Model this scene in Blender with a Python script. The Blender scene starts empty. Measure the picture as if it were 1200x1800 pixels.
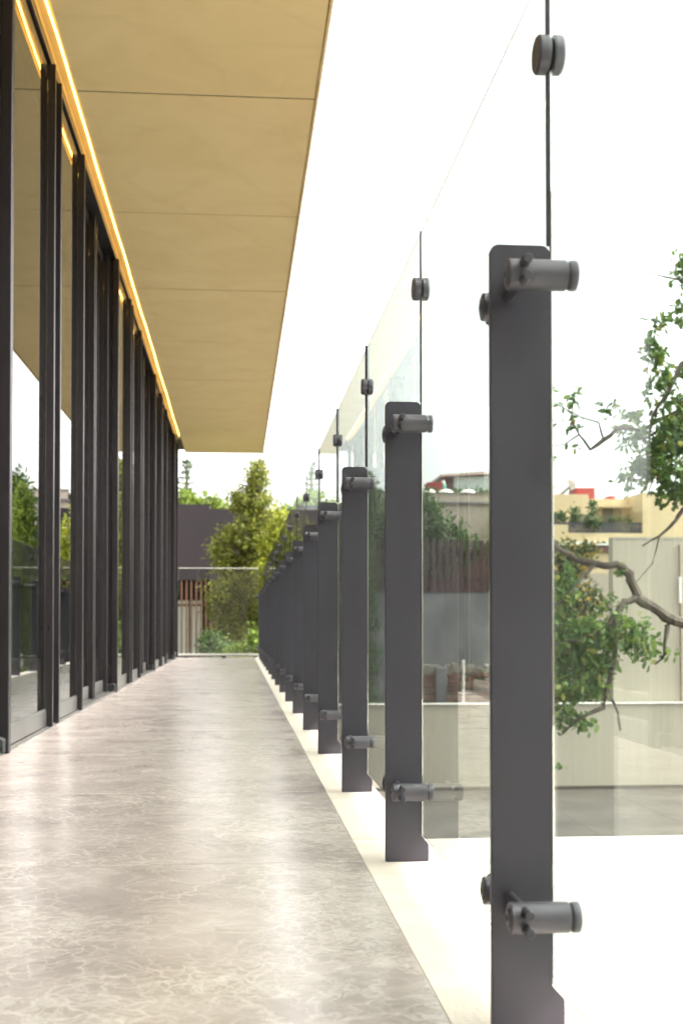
import bpy, bmesh, math, random
from mathutils import Vector, Matrix

R = math.radians
scene = bpy.context.scene
col = scene.collection
random.seed(7)

# ------------------------------------------------------------------ camera
cam_d = bpy.data.cameras.new('camera')
cam = bpy.data.objects.new('camera', cam_d)
col.objects.link(cam)
cam.location = (0, 0, 0.534)
cam.rotation_euler = (R(90) + 0.022, 0, -0.0817)
cam_d.sensor_fit = 'VERTICAL'
cam_d.sensor_height = 36.0
cam_d.sensor_width = 24.0
cam_d.lens = 43.0
cam_d.shift_x = 0.0042
cam_d.shift_y = 0.0837
cam_d.clip_start = 0.05
cam_d.clip_end = 2000
cam_d.dof.use_dof = True
cam_d.dof.focus_distance = 3.0
cam_d.dof.aperture_fstop = 6.5
scene.camera = cam

# ------------------------------------------------------------------ sky, sun, exposure
SUN_EL, SUN_AZ = R(48), R(96)          # azimuth measured from +Y towards +X
world = bpy.data.worlds.new('World')
scene.world = world
world.use_nodes = True
wn, wl = world.node_tree.nodes, world.node_tree.links
bg = wn['Background']
sky = wn.new('ShaderNodeTexSky')
sky.sky_type = 'NISHITA'
sky.sun_disc = False
sky.sun_elevation = SUN_EL
sky.sun_rotation = SUN_AZ
sky.dust_density = 4.0
sky.air_density = 1.0
hs = wn.new('ShaderNodeHueSaturation')
hs.inputs['Saturation'].default_value = 0.08
wl.new(sky.outputs[0], hs.inputs['Color'])
wm = wn.new('ShaderNodeMix'); wm.data_type = 'RGBA'; wm.blend_type = 'MULTIPLY'; wm.inputs[0].default_value = 1.0
wm.inputs[7].default_value = (1.0, 0.98, 0.965, 1)
wl.new(hs.outputs[0], wm.inputs[6])
wl.new(wm.outputs[2], bg.inputs[0])
bg.inputs[1].default_value = 0.15

sun_d = bpy.data.lights.new('sun', 'SUN')
sun = bpy.data.objects.new('sun', sun_d)
col.objects.link(sun)
sun_d.energy = 1.5
sun_d.angle = R(35)
sun_d.color = (1.0, 0.95, 0.86)
sd = Vector((math.sin(SUN_AZ) * math.cos(SUN_EL), math.cos(SUN_AZ) * math.cos(SUN_EL), math.sin(SUN_EL)))
sun.rotation_euler = sd.to_track_quat('Z', 'Y').to_euler()

vs = scene.view_settings
vs.view_transform = 'Standard'
vs.look = 'None'
vs.gamma = 1.0
vs.exposure = 2.52
vs.use_curve_mapping = False
cy = scene.cycles
cy.max_bounces = 14
cy.diffuse_bounces = 5
cy.glossy_bounces = 6
cy.transmission_bounces = 12
cy.transparent_max_bounces = 12
cy.use_denoising = True
cy.sample_clamp_indirect = 8.0

# ------------------------------------------------------------------ materials
def nodes_of(m):
    m.use_nodes = True
    return m.node_tree.nodes, m.node_tree.links, m.node_tree.nodes['Principled BSDF']

def ramp(n, stops):
    r = n.new('ShaderNodeValToRGB')
    e = r.color_ramp.elements
    while len(e) < len(stops):
        e.new(0.5)
    for i, (p, c) in enumerate(stops):
        e[i].position = p
        e[i].color = (c[0], c[1], c[2], 1)
    return r

def mat(name, c1, c2=None, rough=0.5, metal=0.0, scale=6.0, bump=0.0, bscale=60.0, stretch=(1, 1, 1), spec=0.5, detail=6.0):
    """plain procedural material: two tones mixed by noise, fine bump"""
    m = bpy.data.materials.new(name)
    n, l, b = nodes_of(m)
    g = n.new('ShaderNodeNewGeometry')
    mp = n.new('ShaderNodeMapping')
    mp.inputs['Scale'].default_value = stretch
    l.new(g.outputs['Position'], mp.inputs['Vector'])
    tx = n.new('ShaderNodeTexNoise')
    tx.inputs['Scale'].default_value = scale
    tx.inputs['Detail'].default_value = detail
    l.new(mp.outputs[0], tx.inputs['Vector'])
    c2 = c2 or tuple(x * 0.85 for x in c1)
    rp = ramp(n, [(0.35, c1), (0.65, c2)])
    l.new(tx.outputs[0], rp.inputs[0])
    l.new(rp.outputs[0], b.inputs['Base Color'])
    b.inputs['Roughness'].default_value = rough
    b.inputs['Metallic'].default_value = metal
    b.inputs['Specular IOR Level'].default_value = spec
    if bump:
        t2 = n.new('ShaderNodeTexNoise')
        t2.inputs['Scale'].default_value = bscale
        t2.inputs['Detail'].default_value = 4
        l.new(mp.outputs[0], t2.inputs['Vector'])
        bp = n.new('ShaderNodeBump')
        bp.inputs['Strength'].default_value = bump
        bp.inputs['Distance'].default_value = 0.01
        l.new(t2.outputs[0], bp.inputs['Height'])
        l.new(bp.outputs[0], b.inputs['Normal'])
    return m

M = {}
M['charcoal'] = mat('charcoal_powder_coat', (0.0435, 0.0405, 0.0545), (0.0395, 0.037, 0.0485), 0.38, 0.0, 3, 0.05, 900, spec=0.45)
M['frame'] = mat('anthracite_aluminium', (0.0195, 0.0165, 0.0188), (0.0172, 0.0148, 0.0166), 0.36, 0.25, 2, 0.03, 900, spec=0.5)
M['clampmetal'] = mat('painted_clamp_metal', (0.092, 0.088, 0.106), (0.080, 0.077, 0.092), 0.38, 0.3, 30, 0.05, 800)
M['rubber'] = mat('black_rubber', (0.012, 0.012, 0.013), (0.018, 0.018, 0.018), 0.6, 0, 40)
M['pane_end_dark'] = mat('painted_pane_end_dark', (0.022, 0.023, 0.032), (0.018, 0.019, 0.026), 0.4, 0, 20)  # dark of the pane ends from internal reflection, put into the colour
M['alu'] = mat('grey_aluminium', (0.16, 0.155, 0.15), (0.135, 0.13, 0.125), 0.33, 0.6, 4, 0.02, 500)
M['cream'] = mat('cream_stone', (0.56, 0.508, 0.45), (0.48, 0.43, 0.372), 0.5, 0, 7, 0.2, 120)
M['slab_core'] = mat('concrete_core', (0.30, 0.28, 0.25), (0.25, 0.23, 0.21), 0.8, 0, 5)
M['joint'] = mat('dark_joint', (0.09, 0.075, 0.055), (0.07, 0.06, 0.045), 0.9, 0, 20)
M['wallpanel'] = mat('ribbed_beige_render', (0.42, 0.38, 0.305), (0.38, 0.34, 0.27), 0.7, 0, 8, 0.3, 14, stretch=(6, 6, 0.15))
M['whitecap'] = mat('white_coping', (0.62, 0.60, 0.55), (0.56, 0.54, 0.49), 0.6, 0, 4)
M['greywall'] = mat('weathered_grey_render', (0.20, 0.195, 0.205), (0.125, 0.12, 0.128), 0.85, 0, 1.6, 0.3, 8, detail=10)
M['mortar'] = mat('old_mortar', (0.30, 0.27, 0.23), (0.20, 0.17, 0.15), 0.9, 0, 5, 0.4, 20)
M['fence'] = mat('maroon_fence_paint', (0.050, 0.022, 0.021), (0.036, 0.018, 0.018), 0.65, 0, 6, stretch=(4, 4, 0.5))
M['maroon'] = mat('maroon_render', (0.12, 0.05, 0.048), (0.09, 0.042, 0.04), 0.75, 0, 2)
M['oldbeige'] = mat('aged_beige_render', (0.46, 0.40, 0.33), (0.38, 0.33, 0.27), 0.85, 0, 0.5, 0.2, 4, stretch=(1, 1, 0.3))
M['creamhouse'] = mat('cream_house_render', (0.62, 0.49, 0.30), (0.57, 0.445, 0.265), 0.8, 0, 0.5)
M['shadewin'] = mat('olive_shade_cloth', (0.20, 0.18, 0.115), (0.17, 0.15, 0.10), 0.6, 0, 3)
M['redpaint'] = mat('red_oxide_paint', (0.40, 0.055, 0.05), (0.33, 0.05, 0.045), 0.7, 0, 2)
M['railing'] = mat('dark_blue_railing', (0.04, 0.042, 0.055), (0.03, 0.03, 0.04), 0.5, 0, 3)
M['paleglazing'] = mat('pale_blue_cladding', (0.60, 0.68, 0.68), (0.55, 0.63, 0.64), 0.35, 0, 1)
M['teal'] = mat('teal_plastic', (0.14, 0.42, 0.33), (0.12, 0.36, 0.28), 0.5, 0, 3)
M['white'] = mat('white_plastic', (0.8, 0.78, 0.72), (0.72, 0.70, 0.64), 0.5, 0, 3)
M['darkhouse'] = mat('aubergine_render', (0.0215, 0.0142, 0.016), (0.018, 0.012, 0.0134), 0.8, 0, 1.2, 0.2, 10)
M['slat'] = mat('rust_brown_timber', (0.16, 0.075, 0.035), (0.12, 0.055, 0.026), 0.6, 0, 6, 0.2, 30, stretch=(8, 8, 0.5))
M['curtain'] = mat('pale_curtain', (0.74, 0.77, 0.66), (0.68, 0.72, 0.60), 0.8, 0, 2, stretch=(12, 1, 0.1))
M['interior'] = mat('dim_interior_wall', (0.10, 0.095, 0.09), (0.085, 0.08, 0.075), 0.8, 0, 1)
M['bark'] = mat('grey_brown_bark', (0.15, 0.12, 0.095), (0.075, 0.06, 0.05), 0.9, 0, 18, 0.8, 40, stretch=(1, 1, 0.4))
M['soil'] = mat('garden_soil', (0.10, 0.09, 0.055), (0.06, 0.075, 0.03), 0.95, 0, 1.2, 0.5, 6)

def uneven_sheen(m, lo, hi):
    n, l, b = nodes_of(m)
    g = n.new('ShaderNodeNewGeometry')
    mp = n.new('ShaderNodeMapping'); mp.inputs['Scale'].default_value = (14, 14, 5)
    l.new(g.outputs['Position'], mp.inputs[0])
    t = n.new('ShaderNodeTexNoise'); t.inputs['Scale'].default_value = 1.4; t.inputs['Detail'].default_value = 10; t.inputs['Roughness'].default_value = 0.7
    l.new(mp.outputs[0], t.inputs[0])
    r = n.new('ShaderNodeMapRange'); r.inputs['From Min'].default_value = 0.3; r.inputs['From Max'].default_value = 0.7
    r.inputs['To Min'].default_value = lo; r.inputs['To Max'].default_value = hi
    l.new(t.outputs[0], r.inputs[0]); l.new(r.outputs[0], b.inputs['Roughness'])
uneven_sheen(M['charcoal'], 0.28, 0.52)
uneven_sheen(M['frame'], 0.26, 0.48)
uneven_sheen(M['clampmetal'], 0.28, 0.50)

def marble():
    m = bpy.data.materials.new('grey_brown_marble')
    n, l, b = nodes_of(m)
    g = n.new('ShaderNodeNewGeometry')
    oi = n.new('ShaderNodeObjectInfo')
    mul = n.new('ShaderNodeVectorMath'); mul.operation = 'SCALE'
    mul.inputs[0].default_value = (13, 7, 5)
    l.new(oi.outputs['Random'], mul.inputs['Scale'])
    add = n.new('ShaderNodeVectorMath'); add.operation = 'ADD'
    l.new(g.outputs['Position'], add.inputs[0]); l.new(mul.outputs[0], add.inputs[1])
    dn = n.new('ShaderNodeTexNoise'); dn.inputs['Scale'].default_value = 4; dn.inputs['Detail'].default_value = 8
    l.new(add.outputs[0], dn.inputs['Vector'])
    ds = n.new('ShaderNodeVectorMath'); ds.operation = 'MULTIPLY_ADD'
    ds.inputs[1].default_value = (0.16, 0.16, 0.0)
    l.new(dn.outputs['Color'], ds.inputs[0]); l.new(add.outputs[0], ds.inputs[2])
    dn2 = n.new('ShaderNodeTexNoise'); dn2.inputs['Scale'].default_value = 22; dn2.inputs['Detail'].default_value = 5
    l.new(add.outputs[0], dn2.inputs['Vector'])
    ds2 = n.new('ShaderNodeVectorMath'); ds2.operation = 'MULTIPLY_ADD'
    ds2.inputs[1].default_value = (0.075, 0.075, 0.0)
    l.new(dn2.outputs['Color'], ds2.inputs[0]); l.new(ds.outputs[0], ds2.inputs[2])
    base = n.new('ShaderNodeTexNoise'); base.inputs['Scale'].default_value = 4.5; base.inputs['Detail'].default_value = 9
    base.inputs['Roughness'].default_value = 0.62
    l.new(ds.outputs[0], base.inputs['Vector'])
    br = ramp(n, [(0.25, (0.225, 0.184, 0.173)), (0.45, (0.29, 0.245, 0.231)), (0.6, (0.34, 0.292, 0.276)), (0.78, (0.43, 0.378, 0.358))])
    l.new(base.outputs[0], br.inputs[0])
    prev = br.outputs[0]
    def lay(fac, colr):
        nonlocal prev
        mx = n.new('ShaderNodeMix'); mx.data_type = 'RGBA'
        l.new(fac, mx.inputs[0]); l.new(prev, mx.inputs[6]); mx.inputs[7].default_value = (*colr, 1)
        prev = mx.outputs[2]
    def patch(off, sc_, lo, hi, amt):
        mk = n.new('ShaderNodeTexNoise'); mk.inputs['Scale'].default_value = sc_; mk.inputs['Detail'].default_value = 4
        l.new(off.outputs[0], mk.inputs['Vector'])
        mr = ramp(n, [(lo, (0, 0, 0)), (hi, (amt, amt, amt))])
        l.new(mk.outputs[0], mr.inputs[0])
        return mr
    def shifted(seed):
        off = n.new('ShaderNodeVectorMath'); off.operation = 'ADD'; off.inputs[1].default_value = (seed, seed * 0.7, seed * 0.3)
        l.new(ds2.outputs[0], off.inputs[0])
        return off
    # soft cell network, two sizes, only in patches
    for sc_, w, amt, seed in ((8.0, 0.022, 0.42, 0.0), (17.0, 0.045, 0.45, 4.0), (36.0, 0.07, 0.42, 2.0)):
        off = shifted(seed)
        v = n.new('ShaderNodeTexVoronoi'); v.feature = 'DISTANCE_TO_EDGE'; v.inputs['Scale'].default_value = sc_
        v.voronoi_dimensions = '2D'
        l.new(off.outputs[0], v.inputs['Vector'])
        vr = ramp(n, [(0.0, (1, 1, 1)), (w, (0.35, 0.35, 0.35)), (min(1.0, w * 2.6), (0, 0, 0))])
        l.new(v.outputs['Distance'], vr.inputs[0])
        mm = n.new('ShaderNodeMath'); mm.operation = 'MULTIPLY'
        l.new(vr.outputs[0], mm.inputs[0]); l.new(patch(off, 3.0, 0.40, 0.66, amt).outputs[0], mm.inputs[1])
        lay(mm.outputs[0], (0.60, 0.54, 0.49))
    # long ridged veins
    for sc_, w, amt, seed in ((2.2, 0.006, 0.42, 9.0), (5.0, 0.012, 0.36, 15.0), (10.0, 0.022, 0.30, 21.0)):
        off = shifted(seed)
        t = n.new('ShaderNodeTexNoise'); t.inputs['Scale'].default_value = sc_; t.inputs['Detail'].default_value = 9; t.inputs['Roughness'].default_value = 0.66; t.inputs['Distortion'].default_value = 0.3
        l.new(off.outputs[0], t.inputs['Vector'])
        vr = ramp(n, [(0.5 - w * 2, (0, 0, 0)), (0.5, (1, 1, 1)), (0.5 + w * 2, (0, 0, 0))])
        l.new(t.outputs[0], vr.inputs[0])
        mm = n.new('ShaderNodeMath'); mm.operation = 'MULTIPLY'
        l.new(vr.outputs[0], mm.inputs[0]); l.new(patch(off, 1.7, 0.42, 0.60, amt).outputs[0], mm.inputs[1])
        lay(mm.outputs[0], (0.60, 0.56, 0.50))
    l.new(prev, b.inputs['Base Color'])
    rn = n.new('ShaderNodeTexNoise'); rn.inputs['Scale'].default_value = 9; rn.inputs['Detail'].default_value = 6
    l.new(g.outputs['Position'], rn.inputs['Vector'])
    rr = n.new('ShaderNodeMapRange'); rr.inputs['To Min'].default_value = 0.17; rr.inputs['To Max'].default_value = 0.29
    l.new(rn.outputs[0], rr.inputs[0]); l.new(rr.outputs[0], b.inputs['Roughness'])
    b.inputs['Specular IOR Level'].default_value = 0.6
    return m
M['marble'] = marble()

def soffit_stone():
    m = bpy.data.materials.new('honey_beige_soffit_stone')
    n, l, b = nodes_of(m)
    g = n.new('ShaderNodeNewGeometry'); oi = n.new('ShaderNodeObjectInfo')
    mul = n.new('ShaderNodeVectorMath'); mul.operation = 'SCALE'; mul.inputs[0].default_value = (9, 4, 5)
    l.new(oi.outputs['Random'], mul.inputs['Scale'])
    add = n.new('ShaderNodeVectorMath'); add.operation = 'ADD'
    l.new(g.outputs['Position'], add.inputs[0]); l.new(mul.outputs[0], add.inputs[1])
    mp = n.new('ShaderNodeMapping'); mp.inputs['Scale'].default_value = (1.0, 1.25, 1); mp.inputs['Rotation'].default_value = (0, 0, 0.6)
    l.new(add.outputs[0], mp.inputs[0])
    a = n.new('ShaderNodeTexNoise'); a.inputs['Scale'].default_value = 1.6; a.inputs['Detail'].default_value = 9; a.inputs['Roughness'].default_value = 0.6
    a.inputs['Distortion'].default_value = 1.2
    l.new(mp.outputs[0], a.inputs[0])
    r = ramp(n, [(0.30, (0.75, 0.585, 0.275)), (0.5, (0.79, 0.625, 0.305)), (0.72, (0.825, 0.66, 0.34))])
    l.new(a.outputs[0], r.inputs[0])
    w = n.new('ShaderNodeTexWave'); w.inputs['Scale'].default_value = 0.5; w.inputs['Distortion'].default_value = 9; w.inputs['Detail'].default_value = 4
    l.new(mp.outputs[0], w.inputs[0])
    wr = ramp(n, [(0.0, (0.975, 0.97, 0.96)), (0.04, (1, 1, 1))])
    l.new(w.outputs[0], wr.inputs[0])
    mx = n.new('ShaderNodeMix'); mx.data_type = 'RGBA'; mx.blend_type = 'MULTIPLY'; mx.inputs[0].default_value = 1
    l.new(r.outputs[0], mx.inputs[6]); l.new(wr.outputs[0], mx.inputs[7])
    l.new(mx.outputs[2], b.inputs['Base Color'])
    b.inputs['Roughness'].default_value = 0.6
    return m
M['soffit'] = soffit_stone()

def glass_mat(name, tint, dirt=0.0, dirtcol=(0.5, 0.5, 0.46)):
    m = bpy.data.materials.new(name)
    n, l, b = nodes_of(m)
    b.inputs['Base Color'].default_value = (*tint, 1)
    b.inputs['Transmission Weight'].default_value = 1.0
    b.inputs['Roughness'].default_value = 0.0
    b.inputs['IOR'].default_value = 1.5
    if dirt:
        g = n.new('ShaderNodeNewGeometry')
        mp = n.new('ShaderNodeMapping'); mp.inputs['Scale'].default_value = (20, 20, 0.7)
        l.new(g.outputs['Position'], mp.inputs[0])
        t = n.new('ShaderNodeTexNoise'); t.inputs['Scale'].default_value = 2.0; t.inputs['Detail'].default_value = 7
        l.new(mp.outputs[0], t.inputs[0])
        r = ramp(n, [(0.45, (0, 0, 0)), (0.8, (dirt, dirt, dirt))])
        l.new(t.outputs[0], r.inputs[0])
        d = n.new('ShaderNodeBsdfDiffuse'); d.inputs[0].default_value = (*dirtcol, 1)
        mx = n.new('ShaderNodeMixShader')
        out = n['Material Output']
        l.new(r.outputs[0], mx.inputs[0]); l.new(b.outputs[0], mx.inputs[1]); l.new(d.outputs[0], mx.inputs[2])
        l.new(mx.outputs[0], out.inputs[0])
    return m
M['glass'] = glass_mat('greenish_float_glass', (0.80, 0.895, 0.835), 0.035)
M['clearglass'] = glass_mat('clear_float_glass', (0.93, 0.96, 0.94))
M['winglass'] = glass_mat('grey_tinted_glass', (0.62, 0.66, 0.63))

def led_mat():
    m = bpy.data.materials.new('warm_led_glow')
    n, l, b = nodes_of(m)
    b.inputs['Base Color'].default_value = (0.8, 0.6, 0.3, 1)
    b.inputs['Emission Color'].default_value = (1.0, 0.64, 0.19, 1)
    b.inputs['Emission Strength'].default_value = 1.3
    return m
M['led'] = led_mat()
M['cove'] = mat('cove_paint', (0.58, 0.44, 0.19), (0.53, 0.40, 0.17), 0.6, 0, 4)

def leaf_mat(name, stops, transl=0.35, rough=0.45):
    m = bpy.data.materials.new(name)
    n, l, b = nodes_of(m)
    g = n.new('ShaderNodeNewGeometry')
    r = ramp(n, stops)
    l.new(g.outputs['Random Per Island'], r.inputs[0])
    l.new(r.outputs[0], b.inputs['Base Color'])
    b.inputs['Roughness'].default_value = rough
    b.inputs['Specular IOR Level'].default_value = 0.3
    t = n.new('ShaderNodeBsdfTranslucent')
    hsn = n.new('ShaderNodeHueSaturation'); hsn.inputs['Value'].default_value = 1.5; hsn.inputs['Hue'].default_value = 0.485
    l.new(r.outputs[0], hsn.inputs['Color']); l.new(hsn.outputs[0], t.inputs[0])
    mx = n.new('ShaderNodeMixShader'); mx.inputs[0].default_value = transl
    l.new(b.outputs[0], mx.inputs[1]); l.new(t.outputs[0], mx.inputs[2])
    l.new(mx.outputs[0], n['Material Output'].inputs[0])
    return m
M['oakleaf'] = leaf_mat('oak_leaves', [(0.0, (0.05, 0.105, 0.03)), (0.5, (0.10, 0.18, 0.05)), (0.93, (0.19, 0.28, 0.07)), (1.0, (0.34, 0.27, 0.05))])
M['olive'] = leaf_mat('olive_green_foliage', [(0.0, (0.07, 0.092, 0.015)), (0.5, (0.145, 0.175, 0.027)), (1.0, (0.27, 0.28, 0.05))])
M['lime'] = leaf_mat('lime_green_leaves', [(0.0, (0.10, 0.13, 0.012)), (0.5, (0.20, 0.24, 0.02)), (1.0, (0.32, 0.34, 0.035))])
M['green'] = leaf_mat('mid_green_leaves', [(0.0, (0.03, 0.065, 0.020)), (0.5, (0.055, 0.11, 0.032)), (1.0, (0.10, 0.17, 0.05))])
M['freshgreen'] = leaf_mat('fresh_green_leaves', [(0.0, (0.07, 0.11, 0.015)), (0.5, (0.13, 0.20, 0.03)), (1.0, (0.20, 0.26, 0.05))])
M['darkgreen'] = leaf_mat('dark_green_leaves', [(0.0, (0.02, 0.045, 0.018)), (0.6, (0.04, 0.08, 0.03)), (1.0, (0.07, 0.12, 0.035))])
M['yellowbush'] = leaf_mat('yellowing_shrub_leaves', [(0.0, (0.03, 0.045, 0.016)), (0.5, (0.07, 0.095, 0.026)), (0.78, (0.12, 0.14, 0.035)), (0.9, (0.30, 0.21, 0.03)), (1.0, (0.46, 0.32, 0.05))])
M['paleleaf'] = leaf_mat('pale_dry_leaves', [(0.0, (0.20, 0.17, 0.06)), (1.0, (0.34, 0.28, 0.12))])

# ------------------------------------------------------------------ mesh helpers
class MB:
    def __init__(s):
        s.v, s.f = [], []
    def box(s, x0, x1, y0, y1, z0, z1):
        i = len(s.v)
        s.v += [(x0, y0, z0), (x1, y0, z0), (x1, y1, z0), (x0, y1, z0), (x0, y0, z1), (x1, y0, z1), (x1, y1, z1), (x0, y1, z1)]
        s.f += [tuple(i + k for k in q) for q in ((0, 3, 2, 1), (4, 5, 6, 7), (0, 1, 5, 4), (1, 2, 6, 5), (2, 3, 7, 6), (3, 0, 4, 7))]
        return s
    def prism(s, poly, lo, hi, axis='y'):
        """poly: list of 2-D points; extruded along axis ('y': points are x,z / 'z': x,y / 'x': y,z)"""
        i, n = len(s.v), len(poly)
        def P(a, b, t):
            return {'y': (a, t, b), 'z': (a, b, t), 'x': (t, a, b)}[axis]
        s.v += [P(a, b, lo) for a, b in poly] + [P(a, b, hi) for a, b in poly]
        s.f.append(tuple(i + k for k in range(n)))
        s.f.append(tuple(i + n + k for k in reversed(range(n))))
        for k in range(n):
            k2 = (k + 1) % n
            s.f.append((i + k, i + n + k, i + n + k2, i + k2))
        return s
    def tube(s, pts, radii, n=8, cap=True):
        pts = [Vector(p) for p in pts]
        rings = []
        for k, p in enumerate(pts):
            d = (pts[min(k + 1, len(pts) - 1)] - pts[max(k - 1, 0)]).normalized()
            up = Vector((0, 0, 1)) if abs(d.z) < 0.9 else Vector((1, 0, 0))
            a = d.cross(up).normalized(); b = d.cross(a).normalized()
            i = len(s.v)
            for j in range(n):
                t = 2 * math.pi * j / n
                s.v.append(tuple(p + (a * math.cos(t) + b * math.sin(t)) * radii[k]))
            rings.append(i)
        for r0, r1 in zip(rings, rings[1:]):
            for j in range(n):
                j2 = (j + 1) % n
                s.f.append((r0 + j, r0 + j2, r1 + j2, r1 + j))
        if cap:
            s.f.append(tuple(rings[0] + j for j in reversed(range(n))))
            s.f.append(tuple(rings[-1] + j for j in range(n)))
        return s
    def lathe(s, c, axis, prof, n=24):
        """prof: list of (t along axis, radius)"""
        c = Vector(c); d = Vector(axis)
        up = Vector((0, 0, 1)) if abs(d.z) < 0.9 else Vector((1, 0, 0))
        a = d.cross(up).normalized(); b = d.cross(a).normalized()
        rings = []
        for t, r in prof:
            i = len(s.v)
            for j in range(n):
                th = 2 * math.pi * j / n
                s.v.append(tuple(c + d * t + (a * math.cos(th) + b * math.sin(th)) * r))
            rings.append(i)
        for r0, r1 in zip(rings, rings[1:]):
            for j in range(n):
                j2 = (j + 1) % n
                s.f.append((r0 + j, r0 + j2, r1 + j2, r1 + j))
        s.f.append(tuple(rings[0] + j for j in reversed(range(n))))
        s.f.append(tuple(rings[-1] + j for j in range(n)))
        return s
    def mesh(s, name, m, smooth=False, bevel=0.0, segs=2):
        me = bpy.data.meshes.new(name)
        me.from_pydata(s.v, [], s.f)
        bm = bmesh.new(); bm.from_mesh(me)
        bmesh.ops.recalc_face_normals(bm, faces=bm.faces)
        if bevel:
            es = [e for e in bm.edges if len(e.link_faces) == 2 and e.calc_face_angle(0) > 0.5]
            bmesh.ops.bevel(bm, geom=es, offset=bevel, segments=segs, affect='EDGES', clamp_overlap=True)
        bm.to_mesh(me); bm.free()
        me.materials.append(m)
        if smooth:
            me.polygons.foreach_set('use_smooth', [True] * len(me.polygons))
            me.update()
            try:
                me.set_sharp_from_angle(angle=R(38))
            except Exception:
                pass
        return me
    def build(s, name, m, parent=None, smooth=False, bevel=0.0, segs=2, loc=None):
        return link(name, s.mesh(name, m, smooth, bevel, segs), parent, loc)

def link(name, data, parent=None, loc=None):
    o = bpy.data.objects.new(name, data)
    col.objects.link(o)
    if loc is not None:
        o.location = loc
    if parent is not None:
        o.parent = parent
        o.matrix_parent_inverse = Matrix.Translation(-BASE[parent.name])
    w = Vector(loc) if loc is not None else Vector((0, 0, 0))
    BASE[o.name] = w
    return o
BASE = {}

def thing(name, label, cat, loc=(0, 0, 0), group=None):
    o = link(name, None, None, loc)
    o.empty_display_size = 0.1
    tag(o, label, cat, group)
    return o

def tag(o, label=None, cat=None, group=None, kind=None):
    if label: o['label'] = label
    if cat: o['category'] = cat
    if group: o['group'] = group
    if kind: o['kind'] = kind
    return o

def structure(name, mb, m, label=None):
    o = mb.build(name, m)
    o['kind'] = 'structure'
    if label: o['label'] = label
    return o

# ================================================================== LARGE STRUCTURE
GZ = -2.2                                        # level of the garden and lower court
structure('ground', MB().box(-400, 400, -60, 900, GZ - 0.5, GZ - 0.05), M['soil'])

# podium carrying the walkway
structure('podium', MB().box(-6.5, 0.44, -5, 19.62, GZ - 0.1, -0.06), M['slab_core'])

# walkway: bed + one marble slab after another
walk = structure('walkway', MB().box(-1.10, 0.2855, -3.2, 19.60, -0.058, -0.016), M['joint'])
PITCH = 1.151
tile_me = MB().box(-1.09, 0.283, 0, PITCH - 0.006, -0.014, 0.006).mesh('tile', M['marble'], bevel=0.0012, segs=1)
for k in range(-5, 15):
    y0 = 2.73 + k * PITCH
    link('tile', tile_me, walk, (0, y0, 0))
end_tile = MB().box(-1.09, 0.283, 0, 19.59 - (2.73 + 15 * PITCH), -0.014, 0.006).mesh('tile', M['marble'], bevel=0.0012, segs=1) if 2.73 + 15 * PITCH < 19.5 else None
if end_tile:
    link('tile', end_tile, walk, (0, 2.73 + 15 * PITCH, 0))

# cream stone ledge the posts stand on, and the wide slab beyond the glass near the camera
led = structure('stone_ledge', MB().box(0.2845, 0.449, -3.2, 19.60, -0.30, -0.056), M['cream'])
for k in range(-2, 9):
    y0 = 3.045 + k * 2.2
    link('ledge_slab', MB().box(0.2845, 0.452, y0 + 0.0015, min(y0 + 2.2, 19.60) - 0.0015, -0.054, 0.0).mesh('ledge_slab', M['cream'], bevel=0.003, segs=2), led)
slab = structure('stone_slab', MB().box(0.4535, 4.2, -3.2, 3.045, -0.26, -0.002), M['cream'])

# lower court paving, slab by slab where the photograph shows it
court = structure('lower_court', MB().box(0.46, 30, 0, 20.0, GZ - 0.06, GZ - 0.012), M['joint'])
pave = mat('court_paving_stone', (0.105, 0.09, 0.077), (0.06, 0.052, 0.045), 0.55, 0, 1.3, 0.1, 20, detail=9)
pv_me = MB().box(0, 1.395, 0, 1.395, -0.011, 0.0).mesh('paving_slab', pave)
for i in range(9):
    for j in range(8):
        link('paving_slab', pv_me, court, (0.5 + i * 1.4, 8.8 + j * 1.4, GZ))

# ================================================================== GLASS-FRONTED BUILDING with canopy
bld = thing('pavilion_building', 'dark framed building with sliding glass doors along the marble walkway', 'building', (-1.0, 7, 0))
ZT = 3.41            # top of the door frames
SZ = 3.462           # underside of the canopy
END = 19.56

# interior shell seen dimly through the panes
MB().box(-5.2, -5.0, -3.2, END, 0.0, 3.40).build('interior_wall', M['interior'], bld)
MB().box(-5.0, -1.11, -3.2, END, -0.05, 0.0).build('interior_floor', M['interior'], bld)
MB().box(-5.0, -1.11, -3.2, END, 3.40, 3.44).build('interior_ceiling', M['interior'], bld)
MB().box(-5.2, -1.03, END, END + 0.06, 0.0, SZ).build('end_wall', M['frame'], bld)
MB().box(-5.2, -1.03, -3.4, -3.2, 0.0, SZ).build('end_wall', M['frame'], bld)

# head beam and sill track
MB().box(-1.085, -0.950, -3.2, END, ZT + 0.001, ZT + 0.046).build('head_beam', M['frame'], bld, bevel=0.002, segs=1)
tr = MB().box(-1.090, -0.946, -3.2, END, 0.0065, 0.012)
for x in (-0.952, -0.985, -1.018, -1.05, -1.083):
    tr.box(x - 0.003, x + 0.003, -3.2, END, 0.0125, 0.021)
tr.build('sill_track', M['alu'], bld)

def stile(leaf, y, xf, xb, z0=0.016, z1=ZT - 0.004, w=0.032):
    o = MB().box(xb, xf, y, y + w, z0, z1).build('stile', M['frame'], leaf, bevel=0.0022, segs=1)
    return o

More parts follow.
